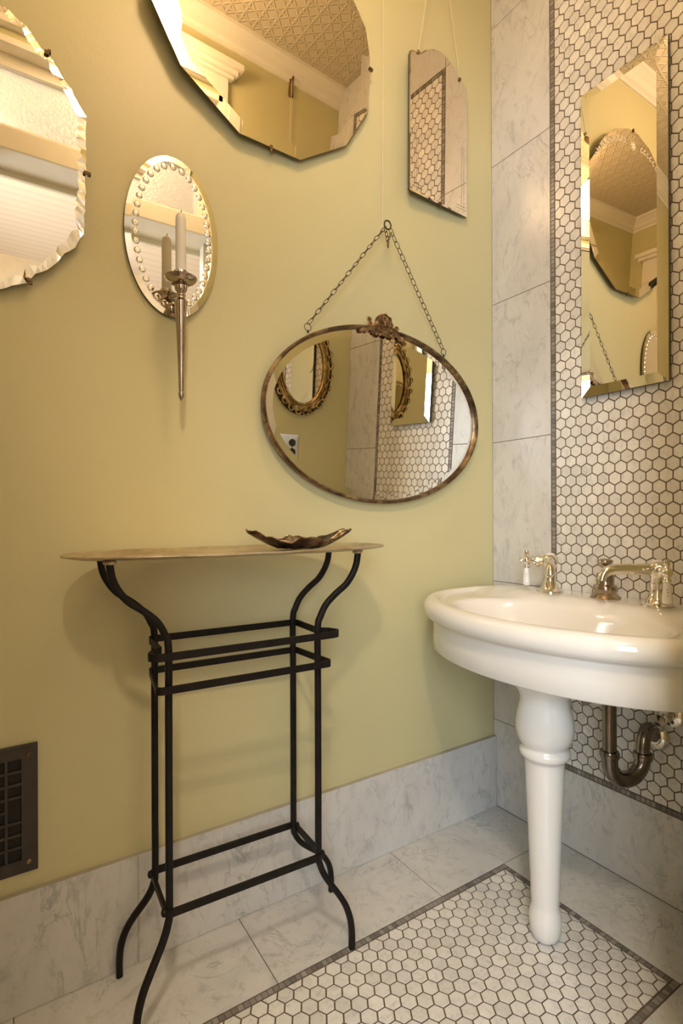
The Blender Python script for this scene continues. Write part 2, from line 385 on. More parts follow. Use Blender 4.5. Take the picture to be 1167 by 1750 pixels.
# baseboard on the green wall
T = Tiler(lambda u, v, h: Vector((u, -BT - h, v)))
seams = [0, -1.1345, XL]
for i in range(2): T.rect((seams[i + 1], 0.0), (seams[i], 0.2316), 0, 0, gap=0.0007, ch=0.0018, depth=0.004)
box(T.bm, (XL, -BT + 0.002, 0), (0, 0, 0.2310), 1)
struct(finish('baseboard_back', T.bm, [SLAB, plain('pale_grout', (0.42, 0.38, 0.30), 0.8)], smooth=False))
T = Tiler(lambda u, v, h: Vector((u, YD + BT + h, v)))
for a, b_ in ((XL, DX0 - 0.11), (DX1 + 0.09, 0)): T.rect((a, 0), (b_, 0.2316), 0, 0, gap=0.0007, ch=0.0018, depth=0.013)
struct(finish('baseboard_front', T.bm, [SLAB], smooth=False))
# crown moulding
def crown(name, a, b_, inward):
    prof = [(0, -0.075), (0.006, -0.075), (0.008, -0.062), (0.018, -0.055), (0.026, -0.035), (0.042, -0.018), (0.052, -0.012), (0.054, 0.0), (0, 0)]
    bm = bmesh.new(); a, b_, w = Vector(a), Vector(b_), Vector(inward)
    loft(bm, [[p + w * q[0] + Vector((0, 0, q[1])) for q in prof] for p in (a, b_)], cap0=True, cap1=True)
    return struct(finish(name, bm, WHITE, smooth=False))
crown('trim_1', (XL, 0, ZC), (0, 0, ZC), (0, -1, 0)); crown('trim_2', (XL, YD, ZC), (0, YD, ZC), (0, 1, 0)); crown('trim_3', (XL, 0, ZC), (XL, YD, ZC), (1, 0, 0))
# door casing with cornice head, transom
bm = bmesh.new()
for x0, x1 in ((DX1, DX1 + 0.088), (DX0 - 0.10, DX0)):
    box(bm, (x0, YD, 0), (x1, YD + 0.018, TZ1 + 0.02), 0, 0.003); box(bm, (x0 + 0.02, YD + 0.018, 0.0), (x1 - 0.02, YD + 0.023, TZ1 + 0.01), 0, 0.002)
hx0, hx1 = DX0 - 0.10, DX1 + 0.088
box(bm, (hx0, YD, TZ1 + 0.02), (hx1, YD + 0.020, TZ1 + 0.185), 0, 0.002)
for k, (e, z0, z1) in enumerate(((0.030, 0.022, 0.034), (0.032, 0.185, 0.197), (0.045, 0.197, 0.215), (0.062, 0.215, 0.238))):
    box(bm, (hx0 - e + 0.015, YD, TZ1 + z0), (hx1 + e - 0.015, YD + e, TZ1 + z1), 0, 0.002)
struct(finish('trim_4', bm, WHITE, smooth=False))
bm = bmesh.new()   # jamb lining, stops, transom bar
box(bm, (DX1 - 0.015, yb - 0.01, 0), (DX1, YD, TZ1), 0); box(bm, (DX0, yb - 0.01, 0), (DX0 + 0.015, YD, TZ1), 0)
box(bm, (DX1 - 0.030, yb + 0.03, 0), (DX1 - 0.015, yb + 0.075, DZ), 0); box(bm, (DX0 + 0.015, yb + 0.03, 0), (DX0 + 0.030, yb + 0.075, DZ), 0)
box(bm, (DX0 + 0.015, yb - 0.01, DZ), (DX1 - 0.015, YD + 0.014, TZ0), 0, 0.004); box(bm, (DX0, yb, TZ1 - 0.02), (DX1, YD, TZ1), 0)
box(bm, (DX0 + 0.015, yb - 0.02, DZ - 0.02), (DX1 - 0.015, yb + 0.0, DZ + 0.03), 0, 0.004)
struct(finish('trim_5', bm, WHITE, smooth=False))
bm = bmesh.new(); box(bm, (DX0 + 0.05, yb + 0.050, TZ0 + 0.035), (DX1 - 0.05, yb + 0.056, TZ1 - 0.055), 0)
win = struct(finish('window_1', bm, OBSC, smooth=False))
bm = bmesh.new(); q = 0.04
box(bm, (DX0 + 0.015, yb + 0.03, TZ0), (DX0 + 0.055, yb + 0.075, TZ1 - 0.02)); box(bm, (DX1 - 0.055, yb + 0.03, TZ0), (DX1 - 0.015, yb + 0.075, TZ1 - 0.02))
box(bm, (DX0 + 0.055, yb + 0.03, TZ0), (DX1 - 0.055, yb + 0.075, TZ0 + q)); box(bm, (DX0 + 0.055, yb + 0.03, TZ1 - 0.06), (DX1 - 0.055, yb + 0.075, TZ1 - 0.02))
finish('sash', bm, WHITE, win, smooth=False)
# casing over the left wall door, panelled door, bolt
bm = bmesh.new()
ya, ybb = -0.80, -0.10
for a, b_ in ((ya, ya + 0.09), (ybb - 0.09, ybb)): box(bm, (XL, a, 0), (XL + 0.02, b_, 2.40), 0, 0.003)
box(bm, (XL, ya, 2.40), (XL + 0.022, ybb, 2.54), 0, 0.002); box(bm, (XL, ya - 0.02, 2.54), (XL + 0.045, ybb + 0.02, 2.56), 0, 0.002); box(bm, (XL, ya - 0.035, 2.56), (XL + 0.06, ybb + 0.035, 2.585), 0, 0.002)
struct(finish('trim_6', bm, WHITE, smooth=False))
bm = bmesh.new(); d0, d1 = ya + 0.09, ybb - 0.09
for a, b_, z0, z1 in ((d0, d0 + 0.09, 0.01, 2.40), (d1 - 0.09, d1, 0.01, 2.40), (d0 + 0.09, d1 - 0.09, 0.01, 0.22), (d0 + 0.09, d1 - 0.09, 0.95, 1.07), (d0 + 0.09, d1 - 0.09, 2.29, 2.40)):
    box(bm, (XL + 0.001, a, z0), (XL + 0.016, b_, z1))
box(bm, (XL + 0.001, d0 + 0.08, 0.2), (XL + 0.006, d1 - 0.08, 2.3))
door = struct(finish('door_1', bm, WHITE, smooth=False))
bm = bmesh.new(); tube(bm, [(XL + 0.03, d0 + 0.04, 1.75), (XL + 0.03, d0 + 0.04, 2.36)], 0.008, 10); box(bm, (XL + 0.016, d0 + 0.015, 1.80), (XL + 0.036, d0 + 0.065, 1.88)); box(bm, (XL + 0.016, d0 + 0.02, 2.30), (XL + 0.04, d0 + 0.06, 2.36)); lathe(bm, [(0.012, 0), (0.016, 0.015), (0.004, 0.03)], (XL + 0.03, d0 + 0.04, 1.73), 16)
finish('bolt', bm, BLACK, door)
# ---- hall beyond the doorway
bm = bmesh.new(); box(bm, (XL, -3.45, -0.05), (0.3, YD - 0.13, -0.001)); struct(finish('floor_hall', bm, HALLFLOOR, smooth=False))
bm = bmesh.new(); box(bm, (XL - 0.12, -3.57, 2.62), (0.42, YD - 0.131, 2.70)); struct(finish('ceiling_hall', bm, BOARDS, smooth=False))
bm = bmesh.new(); box(bm, (0.3, -3.45, 0), (0.42, YD - 0.13, 2.62)); struct(finish('wall_hall_right', bm, HALLWALL, smooth=False))
bm = bmesh.new()
box(bm, (XL - 0.12, -3.57, 0), (0.42, -3.45, 2.62))
struct(finish('wall_hall_far', bm, HALLWALL, smooth=False))
bm = bmesh.new(); wy0, wy1, wz0, wz1 = -2.92, -1.68, 0.70, 2.00   # unseen window opening, added in the left hall wall to admit the fill
box(bm, (XL - 0.12, -3.45, 0), (XL, wy0, 2.62)); box(bm, (XL - 0.12, wy1, 0), (XL, YD - 0.13, 2.62)); box(bm, (XL - 0.12, wy0, 0), (XL, wy1, wz0)); box(bm, (XL - 0.12, wy0, wz1), (XL, wy1, 2.62))
struct(finish('wall_hall_left', bm, HALLWALL, smooth=False))

# ------------------------------------------------------------------ mirrors (built in local XZ, facing -Y)
def mirror_mesh(outline, bev_w, bev_d, thick, glass, inner=None, steps=1):
    """glass plate: flat centre, bevelled band, dark edge and back. outline: list of (x,z)"""
    bm = bmesh.new(); n = len(outline)
    cx = sum(p[0] for p in outline) / n; cz = sum(p[1] for p in outline) / n
    if inner is None:
        inner = []
        for i in range(n):
            p0, p1, p2 = Vector(outline[i - 1]), Vector(outline[i]), Vector(outline[(i + 1) % n])
            e1, e2 = (p1 - p0).normalized(), (p2 - p1).normalized()
            n1, n2 = Vector((e1.y, -e1.x)), Vector((e2.y, -e2.x))
            if n1.dot(Vector((cx, cz)) - p1) < 0: n1 = -n1
            if n2.dot(Vector((cx, cz)) - p1) < 0: n2 = -n2
            bb = (n1 + n2).normalized(); d_ = bev_w / max(0.35, bb.dot(n1))
            inner.append(tuple(p1 + bb * d_))
    ci = [bm.verts.new((p[0], -thick, p[1])) for p in inner]
    f = bm.faces.new(ci); f.material_index = 0
    ci2 = [bm.verts.new((p[0], -thick, p[1])) for p in inner]
    co = [bm.verts.new((p[0], -thick + bev_d, p[1])) for p in outline]
    for i in range(n):
        j = (i + 1) % n; f = bm.faces.new((ci2[i], ci2[j], co[j], co[i])); f.material_index = 0
    ce = [bm.verts.new((p[0], -thick + bev_d, p[1])) for p in outline]
    cb = [bm.verts.new((p[0], 0, p[1])) for p in outline]
    for i in range(n):
        j = (i + 1) % n; f = bm.faces.new((ce[i], ce[j], cb[j], cb[i])); f.material_index = 1
    f = bm.faces.new(cb); f.material_index = 1
    return bm
def mirror_finish(name, bm, mats, parent, smooth=False, ang=8):
    return finish(name, bm, mats, parent, smooth=smooth, ang=ang)
def clipmesh(x, z, th, dx, dz):
    bm = bmesh.new()
    box(bm, (x - 0.004, -th - 0.002, z - 0.004), (x + 0.004, -th + 0.0005, z + 0.004), 0, 0.0012)
    box(bm, (x + dx * 0.006 - 0.003, -th - 0.001, z + dz * 0.006 - 0.003), (x + dx * 0.006 + 0.003, 0, z + dz * 0.006 + 0.003))
    return bm
def R_(d): return math.radians(d)
def under(o, p):
    # parent a mesh built in world coordinates, keeping it where it stands
    bpy.context.view_layer.update(); o.parent = p; o.matrix_parent_inverse = p.matrix_world.inverted(); return o

# large many-sided mirror
half = [(0.2367, 0.160), (0.2850, 0.100), (0.3010, 0.0285), (0.2971, -0.1152), (0.2252, -0.2377), (0.0832, -0.3285)]
right = [(0.030, 0.322), (0.120, 0.290), (0.195, 0.228)] + half
out = right + [(-x, z) for x, z in right[::-1]]
big = thing('wall_mirror', 'large frameless oval mirror with many straight sides, tilted forward, showing the tin ceiling', 'mirror', (-0.818, -0.030, 2.2), (R_(2.18), 0, R_(2.11)))
mirror_finish('mirror_glass', mirror_mesh(out[::-1], 0.030, 0.0016, 0.006, MIRROR), [MIRROR_TAN, BACK], big)
for x, z, dx, dz in ((0.302, 0.0, 1, 0), (-0.302, 0.0, -1, 0), (0.0, -0.329, 0, -1), (0.0, 0.322, 0, 1)):
    finish('clip', clipmesh(x, z, 0.006, dx, dz), BRONZE, big, smooth=False)
ETCH = plain('frosted_etching', (0.78, 0.74, 0.62), 0.4, 0.2)
for s in (-1, 1):   # etched sprays at the crown of the glass
    bm = bmesh.new()
    for k in range(9):
        a = s * (0.05 + 0.022 * k); z = 0.262 - 0.0016 * k * k
        tube(bm, [(a, -0.0062, z), (a + s * 0.008, -0.0066, z + 0.010), (a + s * 0.018, -0.0062, z + 0.012)], [0.0006, 0.0022, 0.0006], 6)
        tube(bm, [(a, -0.0062, z), (a + s * 0.010, -0.0066, z - 0.006), (a + s * 0.020, -0.0062, z - 0.004)], [0.0006, 0.0020, 0.0006], 6)
    finish('etched_spray', bm, ETCH, big)
bm = bmesh.new()
for k in range(8):
    a = 2 * PI * k / 8; tube(bm, [(0, -0.0062, 0.262), (0.010 * math.cos(a), -0.0068, 0.262 + 0.010 * math.sin(a)), (0.019 * math.cos(a), -0.0062, 0.262 + 0.019 * math.sin(a))], [0.0006, 0.003, 0.0006], 6)
finish('etched_flower', bm, ETCH, big)

# scalloped mirror on the left
Rt = [(0.0, 0.262), (0.05, 0.259), (0.1194, 0.2514), (0.1334, 0.2498), (0.1457, 0.2396), (0.1621, 0.2333), (0.1767, 0.216), (0.1886, 0.2015), (0.2017, 0.194), (0.2139, 0.1792), (0.2253, 0.1614), (0.24, 0.1482), (0.2517, 0.1241), (0.2668, 0.1034),
      (0.2658, -0.0107), (0.2627, -0.1318), (0.2466, -0.1633), (0.2275, -0.180), (0.215, -0.2006), (0.1965, -0.2202), (0.1763, -0.233), (0.1614, -0.2535), (0.1371, -0.2647), (0.1181, -0.2757), (0.06, -0.290), (0.0, -0.292)]
def waved(poly, amp, step):
    pts = []; n = len(poly)
    for i in range(n):
        a, b_ = Vector(poly[i]), Vector(poly[(i + 1) % n]); L = (b_ - a).length; m = max(1, int(L / step))
        nr = Vector(((b_ - a).y, -(b_ - a).x)).normalized()
        if nr.dot((a + b_) / 2) < 0: nr = -nr
        for k in range(m):
            t = k / m; pts.append(a.lerp(b_, t) + nr * amp * (random.random() - 0.5) * (1 if k else 0.2))
    return [tuple(p) for p in pts]
full = Rt + [(-x, z) for x, z in Rt[-2:0:-1]]
fullw = waved(full, 0.0030, 0.009)
lm = thing('scalloped_mirror', 'large frameless mirror with chipped scalloped edge, leftmost on the green wall, cut by the frame', 'mirror', (-1.5, -0.022, 1.67), (R_(2.0), 0, 0))
random.seed(3)
inn = []
for p in fullw:
    k = 1 - (0.010 + 0.009 * random.random()) / math.hypot(*p); inn.append((p[0] * k, p[1] * k))
bm = mirror_mesh(fullw, 0.02, 0.0034, 0.007, MIRROR, inner=inn)
mirror_finish('mirror_glass', bm, [MIRROR_WARM, BACK], lm)
for x, z, dx, dz in ((0.266, -0.01, 1, 0), (0.196, 0.197, 0.7, 0.7), (-0.266, -0.01, -1, 0), (0.165, -0.248, 0.6, -0.7)):
    finish('clip', clipmesh(x, z, 0.007, dx, dz), BRONZE, lm, smooth=False)

# small arched mirror hung on two cords
sm_out = [(-0.1385, 0.1772), (-0.134, 0.1900), (-0.120, 0.1965), (-0.104, 0.1960), (-0.090, 0.2065), (-0.072, 0.222), (-0.045, 0.2385), (-0.012, 0.2475), (0.020, 0.2440), (0.045, 0.2320), (0.064, 0.2140), (0.075, 0.2030), (0.092, 0.2020), (0.104, 0.1950), (0.110, 0.1830), (0.1115, -0.210), (0.108, -0.214), (-0.134, -0.214), (-0.1385, -0.210)]
sm = thing('hanging_mirror', 'small tall mirror with arched notched top on two cords, reflecting the hex tile', 'mirror', (-0.245, -0.019, 2.12), (R_(0.5), 0, R_(3.2)))
mirror_finish('mirror_glass', mirror_mesh(sm_out[::-1], 0.0045, 0.0006, 0.007, MIRROR_OLD), [MIRROR_OLD, BACK], sm)
for (x, z) in ((-0.106, 0.1975), (0.0735, 0.203)):
    bm = bmesh.new(); sphere(bm, (x, -0.009, z), 0.0055, 12, (1, 0.6, 1)); finish('clip', bm, BRONZE, sm)
bm = bmesh.new(); box(bm, (-0.018, -0.010, -0.219), (-0.008, -0.002, -0.208), 0, 0.001); finish('clip', bm, BRONZE, sm)
CUT = plain('dark_cut_line', (0.16, 0.12, 0.09), 0.4)
for xs_, xa, xb, zt in (((-0.120, -0.111), -0.128, -0.085, -0.02), ((0.094, 0.085), 0.060, 0.104, 0.0)):   # ruled lines cut near the border
    bm = bmesh.new()
    for x in xs_: box(bm, (x, -0.0072, -0.203), (x + 0.0009, -0.0069, zt))
    for z in (-0.197, -0.188): box(bm, (xa, -0.0072, z), (xb, -0.0069, z + 0.0009))
    finish('etched_lines', bm, CUT, sm, smooth=False)
bm = bmesh.new(); ap = Vector((-0.012, 0.0, 0.66))
for (x, z) in ((-0.106, 0.1975), (0.0735, 0.203)): tube(bm, [(x, -0.009, z), tuple(ap)], 0.0011, 6)
finish('cord', bm, CORD, sm)

# tall bevelled mirror over the sink (wall x = 0): local frame rotated so -Y faces -X
rm = thing('rectangular_mirror', 'tall narrow frameless rectangular mirror with broad slanted edges on the hex tile above the sink', 'mirror', (-0.006, -0.4485, 1.7095), (R_(-0.1), 0, R_(-90.1)))
hw, hh = 0.1150, 0.4215
mirror_finish('mirror_glass', mirror_mesh([(-hw, -hh), (hw, -hh), (hw, hh), (-hw, hh)], 0.0260, 0.0024, 0.012, MIRROR), [MIRROR, BACK], rm)

# oval mirror in bronze frame with chain
A_, B_ = 0.3745, 0.2435
om = thing('oval_mirror', 'wide oval mirror in a worn bronze frame with rose crest, hung by a chain', 'mirror', (-0.475, -0.0235, 1.2395), (R_(2.28), 0, R_(0.63)))
def ell(a, b_, n=144): return [(a * math.cos(2 * PI * k / n), b_ * math.sin(2 * PI * k / n)) for k in range(n)]
bm = mirror_mesh(ell(A_ - 0.006, B_ - 0.006), 0.022, 0.0022, 0.004, MIRROR, inner=ell(A_ - 0.029, B_ - 0.029))
mirror_finish('mirror_glass', bm, [MIRROR, BACK], om, smooth=True, ang=3.5)
bm = bmesh.new(); prof = [(0.000, 0.004), (0.0005, -0.010), (-0.003, -0.0135), (-0.007, -0.0125), (-0.0095, -0.006), (-0.0095, 0.004)]
rings = []
for k in range(144):
    a = 2 * PI * k / 144; cx, cz = math.cos(a), math.sin(a); nn = Vector((cx / A_, 0, cz / B_)).normalized()
    rings.append([Vector((A_ * cx, 0, B_ * cz)) + nn * q[0] + Vector((0, q[1], 0)) for q in prof])
loft(bm, rings, loop=True); finish('frame', bm, BRONZE, om, ang=40)
# crest: rose between leaves
bm = bmesh.new(); cz0 = 0.252; cx0 = -0.012
sphere(bm, (cx0, -0.006, cz0), 0.029, 28, (1, 0.35, 0.97))
tube(bm, [(cx0 + 0.0265 * math.cos(2 * PI * k / 40), -0.0115, cz0 + 0.0262 * math.sin(2 * PI * k / 40)) for k in range(40)], 0.0024, 8, closed=True)
for ring, (n_, rr, sz) in enumerate(((8, 0.0185, 0.0078), (5, 0.0105, 0.0066), (3, 0.0042, 0.0046))):
    for k in range(n_):
        a = 2 * PI * k / n_ + ring * 0.4
        px_, pz_ = cx0 + rr * math.cos(a), cz0 + rr * math.sin(a)
        sphere(bm, (px_, -0.0135 - ring * 0.002, pz_), sz, 14, (1, 0.32, 1))
        tube(bm, [(px_ + sz * math.cos(a + t), -0.0165 - ring * 0.002, pz_ + sz * math.sin(a + t)) for t in (-1.2, -0.6, 0, 0.6, 1.2)], [0.0006, 0.0017, 0.0022, 0.0017, 0.0006], 6)
for s, pts in ((-1, [(-0.035, -0.010), (-0.055, -0.016), (-0.080, -0.022)]), (1, [(0.035, -0.012), (0.056, -0.022), (0.076, -0.034)])):
    for i in range(9):
        t = i / 8; x = cx0 + s * (0.026 + 0.052 * t); z = cz0 - 0.010 - 0.022 * t - (0.006 * t if s > 0 else -0.004 * t)
        sphere(bm, (x, -0.009, z + 0.004 * math.sin(i * 2.3)), 0.0105 * (1 - 0.45 * t), 10, (1.1, 0.55, 0.9))
for s, (lx, lz) in ((-1, (-0.050, 0.006)), (1, (0.047, -0.002))):
    for k, (ax, az) in enumerate(((0, 0), (-s * 0.004, -0.011))):
        sphere(bm, (cx0 + lx + ax, -0.008, cz0 + lz + az), 0.0085, 12, (1.1, 0.35, 0.75))
    tube(bm, [(cx0 + lx, -0.008, cz0 + lz), (cx0 + lx - s * 0.012, -0.008, cz0 + lz - 0.016)], 0.0025, 6)
for k in range(9): sphere(bm, (cx0 + (k - 4) * 0.008, -0.0115, cz0 - 0.028 + 0.003 * math.cos(k * 2)), 0.0055, 8, (1, 0.6, 1))
finish('crest', bm, CRESTM, om)
RZ = 0.530; ringc = (0.0, -0.002, RZ)
hooks = [(-0.2530, -0.010, 0.1905), (0.2180, -0.010, 0.2060)]
def circ(c, r, n=28, a0=0.0): return [(c[0] + r * math.cos(2 * PI * k / n), c[1], c[2] + r * math.sin(2 * PI * k / n)) for k in range(n)]
for hx, hy, hz in hooks:
    bm = bmesh.new(); tube(bm, circ((hx, hy + 0.002, hz + 0.009), 0.0095), 0.0009, 8, closed=True); tube(bm, [(hx, hy, hz - 0.006), (hx, hy + 0.001, hz + 0.001)], 0.0025, 8)
    finish('ring', bm, CHAIN, om)
bm = bmesh.new(); tube(bm, circ(ringc, 0.0115, 36), 0.0020, 10, closed=True); finish('hanging_ring', bm, CHAIN, om)
def link(bm, c, d, side, a=0.0082, b_=0.0050, r=0.00095):
    d = Vector(d).normalized(); w = Vector(side); w = (w - d * w.dot(d)).normalized(); pts = []
    for k in range(16):
        t = 2 * PI * k / 16; pts.append(Vector(c) + d * (a * math.copysign(abs(math.cos(t)) ** 0.8, math.cos(t))) + w * (b_ * math.sin(t)))
    tube(bm, pts, r, 6, closed=True)
bm = bmesh.new()
def run(bm, A, B, n, sag=0.0):
    A, B = Vector(A), Vector(B); d = B - A
    for k in range(n):
        t = (k + 0.5) / n; c_ = A + d * t + Vector((0, 0, -sag * math.sin(PI * t)))
        aa = 0.5 + (0.9 if k % 2 else -0.1) + 0.2 * math.sin(k * 1.7)
        link(bm, c_, d + Vector((0, 0, -sag * PI * math.cos(PI * t))), Vector((math.cos(aa) * d.z, math.sin(aa), -math.cos(aa) * d.x)).normalized() if True else (0, 1, 0), a=d.length / n / 2 * 1.20)
topL, topR = (-0.009, -0.002, RZ - 0.009), (0.009, -0.002, RZ - 0.009)
run(bm, topL, (hooks[0][0] + 0.002, -0.008, hooks[0][2] + 0.018), 21); run(bm, topR, (hooks[1][0] - 0.004, -0.008, hooks[1][2] + 0.018), 20)
run(bm, topL, (0.0, -0.004, RZ - 0.045), 3); run(bm, (0.013, -0.002, RZ - 0.018), (0.001, -0.004, RZ - 0.044), 2)
for k in range(3): link(bm, (0.0, -0.005, RZ - 0.048 - k * 0.006), (0.3 * (k % 2), 0.4, 1), (1, 0.3 * k, 0), 0.005, 0.0032)
finish('chain', bm, CHAIN, om)
bm = bmesh.new(); tube(bm, [(-0.4725, -0.0135, 1.768), (-0.4665, -0.012, 1.782), (-0.464, -0.010, 1.84), (-0.456, -0.010, 2.772)], 0.0014, 8)
tube(bm, [(-0.4725, -0.0135, 1.768), (-0.4700, -0.0100, 1.762), (-0.468, -0.010, 1.79)], 0.0012, 8)
under(finish('cord', bm, CORD), om)

# gilt scrolled oval mirror on the door wall (seen in the reflections): faces +Y
gm = thing('gilt_mirror', 'small oval mirror in gilt scrolled frame on the door wall, seen in the oval mirror', 'mirror', (-0.255, YD + 0.012, 1.54), (0, 0, PI))
bm = mirror_mesh(ell(0.104, 0.160, 96), 0.006, 0.001, 0.006, MIRROR, inner=ell(0.098, 0.154, 96)); mirror_finish('mirror_glass', bm, [MIRROR_OLD, BACK], gm, True, 4)
bm = bmesh.new()
for a, b_, r, y in ((0.106, 0.162, 0.005, -0.012), (0.116, 0.172, 0.003, -0.010), (0.132, 0.188, 0.004, -0.006)):
    tube(bm, [(a * math.cos(t), y, b_ * math.sin(t)) for t in [2 * PI * k / 96 for k in range(96)]], r, 10, closed=True)
rings = []
for k in range(96):
    t = 2 * PI * k / 96; rings.append([Vector((a * math.cos(t), y, b_ * math.sin(t))) for a, b_, y in ((0.100, 0.156, -0.004), (0.112, 0.168, -0.010), (0.134, 0.190, -0.003), (0.134, 0.190, 0.010), (0.100, 0.156, 0.010))])
loft(bm, rings, loop=True); finish('frame', bm, GILT, gm, ang=50)
bm = bmesh.new(); ns = 24
for k in range(ns):
    t = 2 * PI * (k + 0.5) / ns; ex, ez = 0.137 * math.cos(t), 0.193 * math.sin(t); nn = Vector((ex / 0.137 ** 2, 0, ez / 0.193 ** 2)).normalized(); tg = Vector((-nn.z, 0, nn.x))
    pts = []
    for i in range(15):
        u = i / 14; ang_ = -0.75 * PI + u * 1.75 * PI; rr = 0.0150 * (1 - 0.25 * u)
        pts.append(Vector((ex, -0.008 - 0.006 * u, ez)) + tg * rr * math.cos(ang_) + nn * (rr * math.sin(ang_) + 0.002))
    tube(bm, pts, [0.0052 * (1 - 0.5 * i / 14) for i in range(15)], 8)
    sphere(bm, tuple(Vector((ex, -0.010, ez)) + tg * 0.017 - nn * 0.004), 0.0055, 8)
finish('scrollwork', bm, GILT, gm)
bm = bmesh.new(); loft(bm, [[Vector((a * math.cos(2 * PI * k / 96), y, b_ * math.sin(2 * PI * k / 96))) for a, b_, y in ((0.110, 0.166, -0.002), (0.149, 0.205, -0.002), (0.149, 0.205, 0.010), (0.110, 0.166, 0.010))] for k in range(96)], loop=True)
finish('backing', bm, plain('shaded_patina_backing', (0.05, 0.03, 0.012), 0.6), gm)  # dark colour holds the scroll hollows' shadow as well as patina
bm = bmesh.new(); tube(bm, [(-0.26, YD + 0.012, 1.70), (-0.258, YD + 0.008, 2.4), (-0.258, YD + 0.010, 2.765)], 0.0014, 8)
under(finish('cord', bm, CORD), gm)
bm = bmesh.new(); box(bm, (-0.268, YD, 2.70), (-0.248, YD + 0.010, 2.772), 0, 0.002)
tube(bm, [(-0.258, YD + 0.008, 2.768), (-0.258, YD + 0.022, 2.775), (-0.258, YD + 0.026, 2.758), (-0.258, YD + 0.018, 2.745)], 0.003, 8)
tag(finish('picture_hook', bm, BRONZE), 'dull brass picture hook under the crown moulding of the door wall', 'hook')
# outlet plate on the door wall
ot = thing('wall_outlet', 'two gang brushed metal outlet plate with black sockets below the gilt mirror', 'outlet', (-0.3155, YD, 1.191), (0, 0, PI))
bm = bmesh.new(); box(bm, (-0.0575, -0.005, -0.0575), (0.0575, 0, 0.0575), 0, 0.0025); finish('plate', bm, OUTM, ot, smooth=False)
for z in (0.020, -0.020):
    bm = bmesh.new(); lathe(bm, [(0.0165, 0.0), (0.0165, -0.0075), (0.0, -0.0078)], (-0.026, 0, z), 24, axis='y'); finish('socket', bm, BLACK, ot)
bm = bmesh.new(); box(bm, (0.021, -0.008, -0.012), (0.031, 0, 0.012), 0, 0.001); box(bm, (0.0235, -0.018, -0.003), (0.0285, -0.007, 0.006), 0, 0.001); finish('switch', bm, BLACK, ot, smooth=False)
bm = bmesh.new()
bm.free()
for x, z in ((-0.026, 0), (0.026, 0.030), (0.026, -0.030)):
    bm = bmesh.new(); lathe(bm, [(0.003, -0.004), (0.0028, -0.0062)], (x, 0, z), 12, axis='y'); finish('screw', bm, CHROME2, ot)

# ------------------------------------------------------------------ candle sconce
sc = thing('candle_sconce', 'oval mirror-backed candle sconce with long tapering nickel stem', 'sconce', (-1.0540, -0.0015, 1.5885))
a, b_ = 0.1035, 0.1800
def ell2(k): return ell(a * k, b_ * k, 128)
bm = mirror_mesh(ell(a, b_, 128), 0.012, 0.0014, 0.0085, MIRROR, inner=ell(a - 0.013, b_ - 0.013, 128))
nd = 38
for k in range(nd):
    t = 2 * PI * k / nd
    # even spacing along the ellipse by arc length
pts = [(0.0815 * math.cos(2 * PI * k / 720), 0.1565 * math.sin(2 * PI * k / 720)) for k in range(721)]
cum = [0]
for k in range(720): cum.append(cum[-1] + math.hypot(pts[k + 1][0] - pts[k][0], pts[k + 1][1] - pts[k][1]))
for k in range(nd):
    tgt = cum[-1] * (k + 0.5) / nd; i = min(range(721), key=lambda q: abs(cum[q] - tgt)); px_, pz_ = pts[i]
    rings = [[(px_ + r * math.cos(2 * PI * q / 14), -0.0085 - h, pz_ + r * math.sin(2 * PI * q / 14)) for q in range(14)] for r, h in ((0.0074, 0.0), (0.0068, 0.0008), (0.0050, 0.0016), (0.0022, 0.0020))]
    loft(bm, rings, cap1=True)
mirror_finish('mirror_glass', bm, [MIRROR_WARM, BACK], sc, True, 5)
# coordinates below are relative to the sconce base
sy = -0.0655
bm = bmesh.new()
st = [(0.0002, -0.3785), (0.0022, -0.3760), (0.0052, -0.3700), (0.0066, -0.3640), (0.0058, -0.3610), (0.0048, -0.3590), (0.0052, -0.3560), (0.0088, -0.250), (0.0128, -0.165), (0.0130, -0.1640), (0.0122, -0.1625), (0.0100, -0.1600), (0.0086, -0.1560), (0.0090, -0.1530), (0.0102, -0.1515), (0.0102, -0.1490), (0.0088, -0.1470), (0.0098, -0.1440), (0.0125, -0.1400), (0.0138, -0.1330), (0.0120, -0.1270), (0.0098, -0.1250)]
lathe(bm, [(r, h) for r, h in st], (0, sy, 0), 32); finish('stem', bm, CHROME2, sc)
bm = bmesh.new(); lathe(bm, [(0.010, -0.1270), (0.020, -0.1262), (0.030, -0.1205), (0.0338, -0.1145), (0.0342, -0.1135), (0.0334, -0.1130), (0.029, -0.1180), (0.020, -0.1225), (0.012, -0.1235)], (0, sy, 0), 40); finish('drip_pan', bm, CHROME2, sc)
bm = bmesh.new(); lathe(bm, [(0.0118, -0.1235), (0.0128, -0.118), (0.0126, -0.110), (0.0132, -0.1045), (0.0150, -0.1015), (0.0150, -0.1000), (0.0122, -0.1010), (0.0114, -0.112)], (0, sy, 0), 48, flute=12, fl=0.035); finish('candle_cup', bm, CHROME, sc)
bm = bmesh.new(); tube(bm, spline([(0, sy, -0.157), (0, -0.045, -0.160), (0, -0.025, -0.168), (0, -0.004, -0.162)], 6), 0.006, 12); lathe(bm, [(0.016, 0.001), (0.017, -0.003), (0.014, -0.010), (0.008, -0.014)], (0, -0.004, -0.163), 24, axis='y'); finish('bracket', bm, CHROME2, sc)
bm = bmesh.new(); zc = 1.5885 - 0.112
lathe(bm, [(0.0100, zc), (0.0112, zc + 0.004), (0.0110, 1.585), (0.0107, 1.603), (0.0096, 1.6085), (0.0070, 1.6125), (0.0030, 1.6145)], (-1.054, sy - 0.0015, 0), 28)
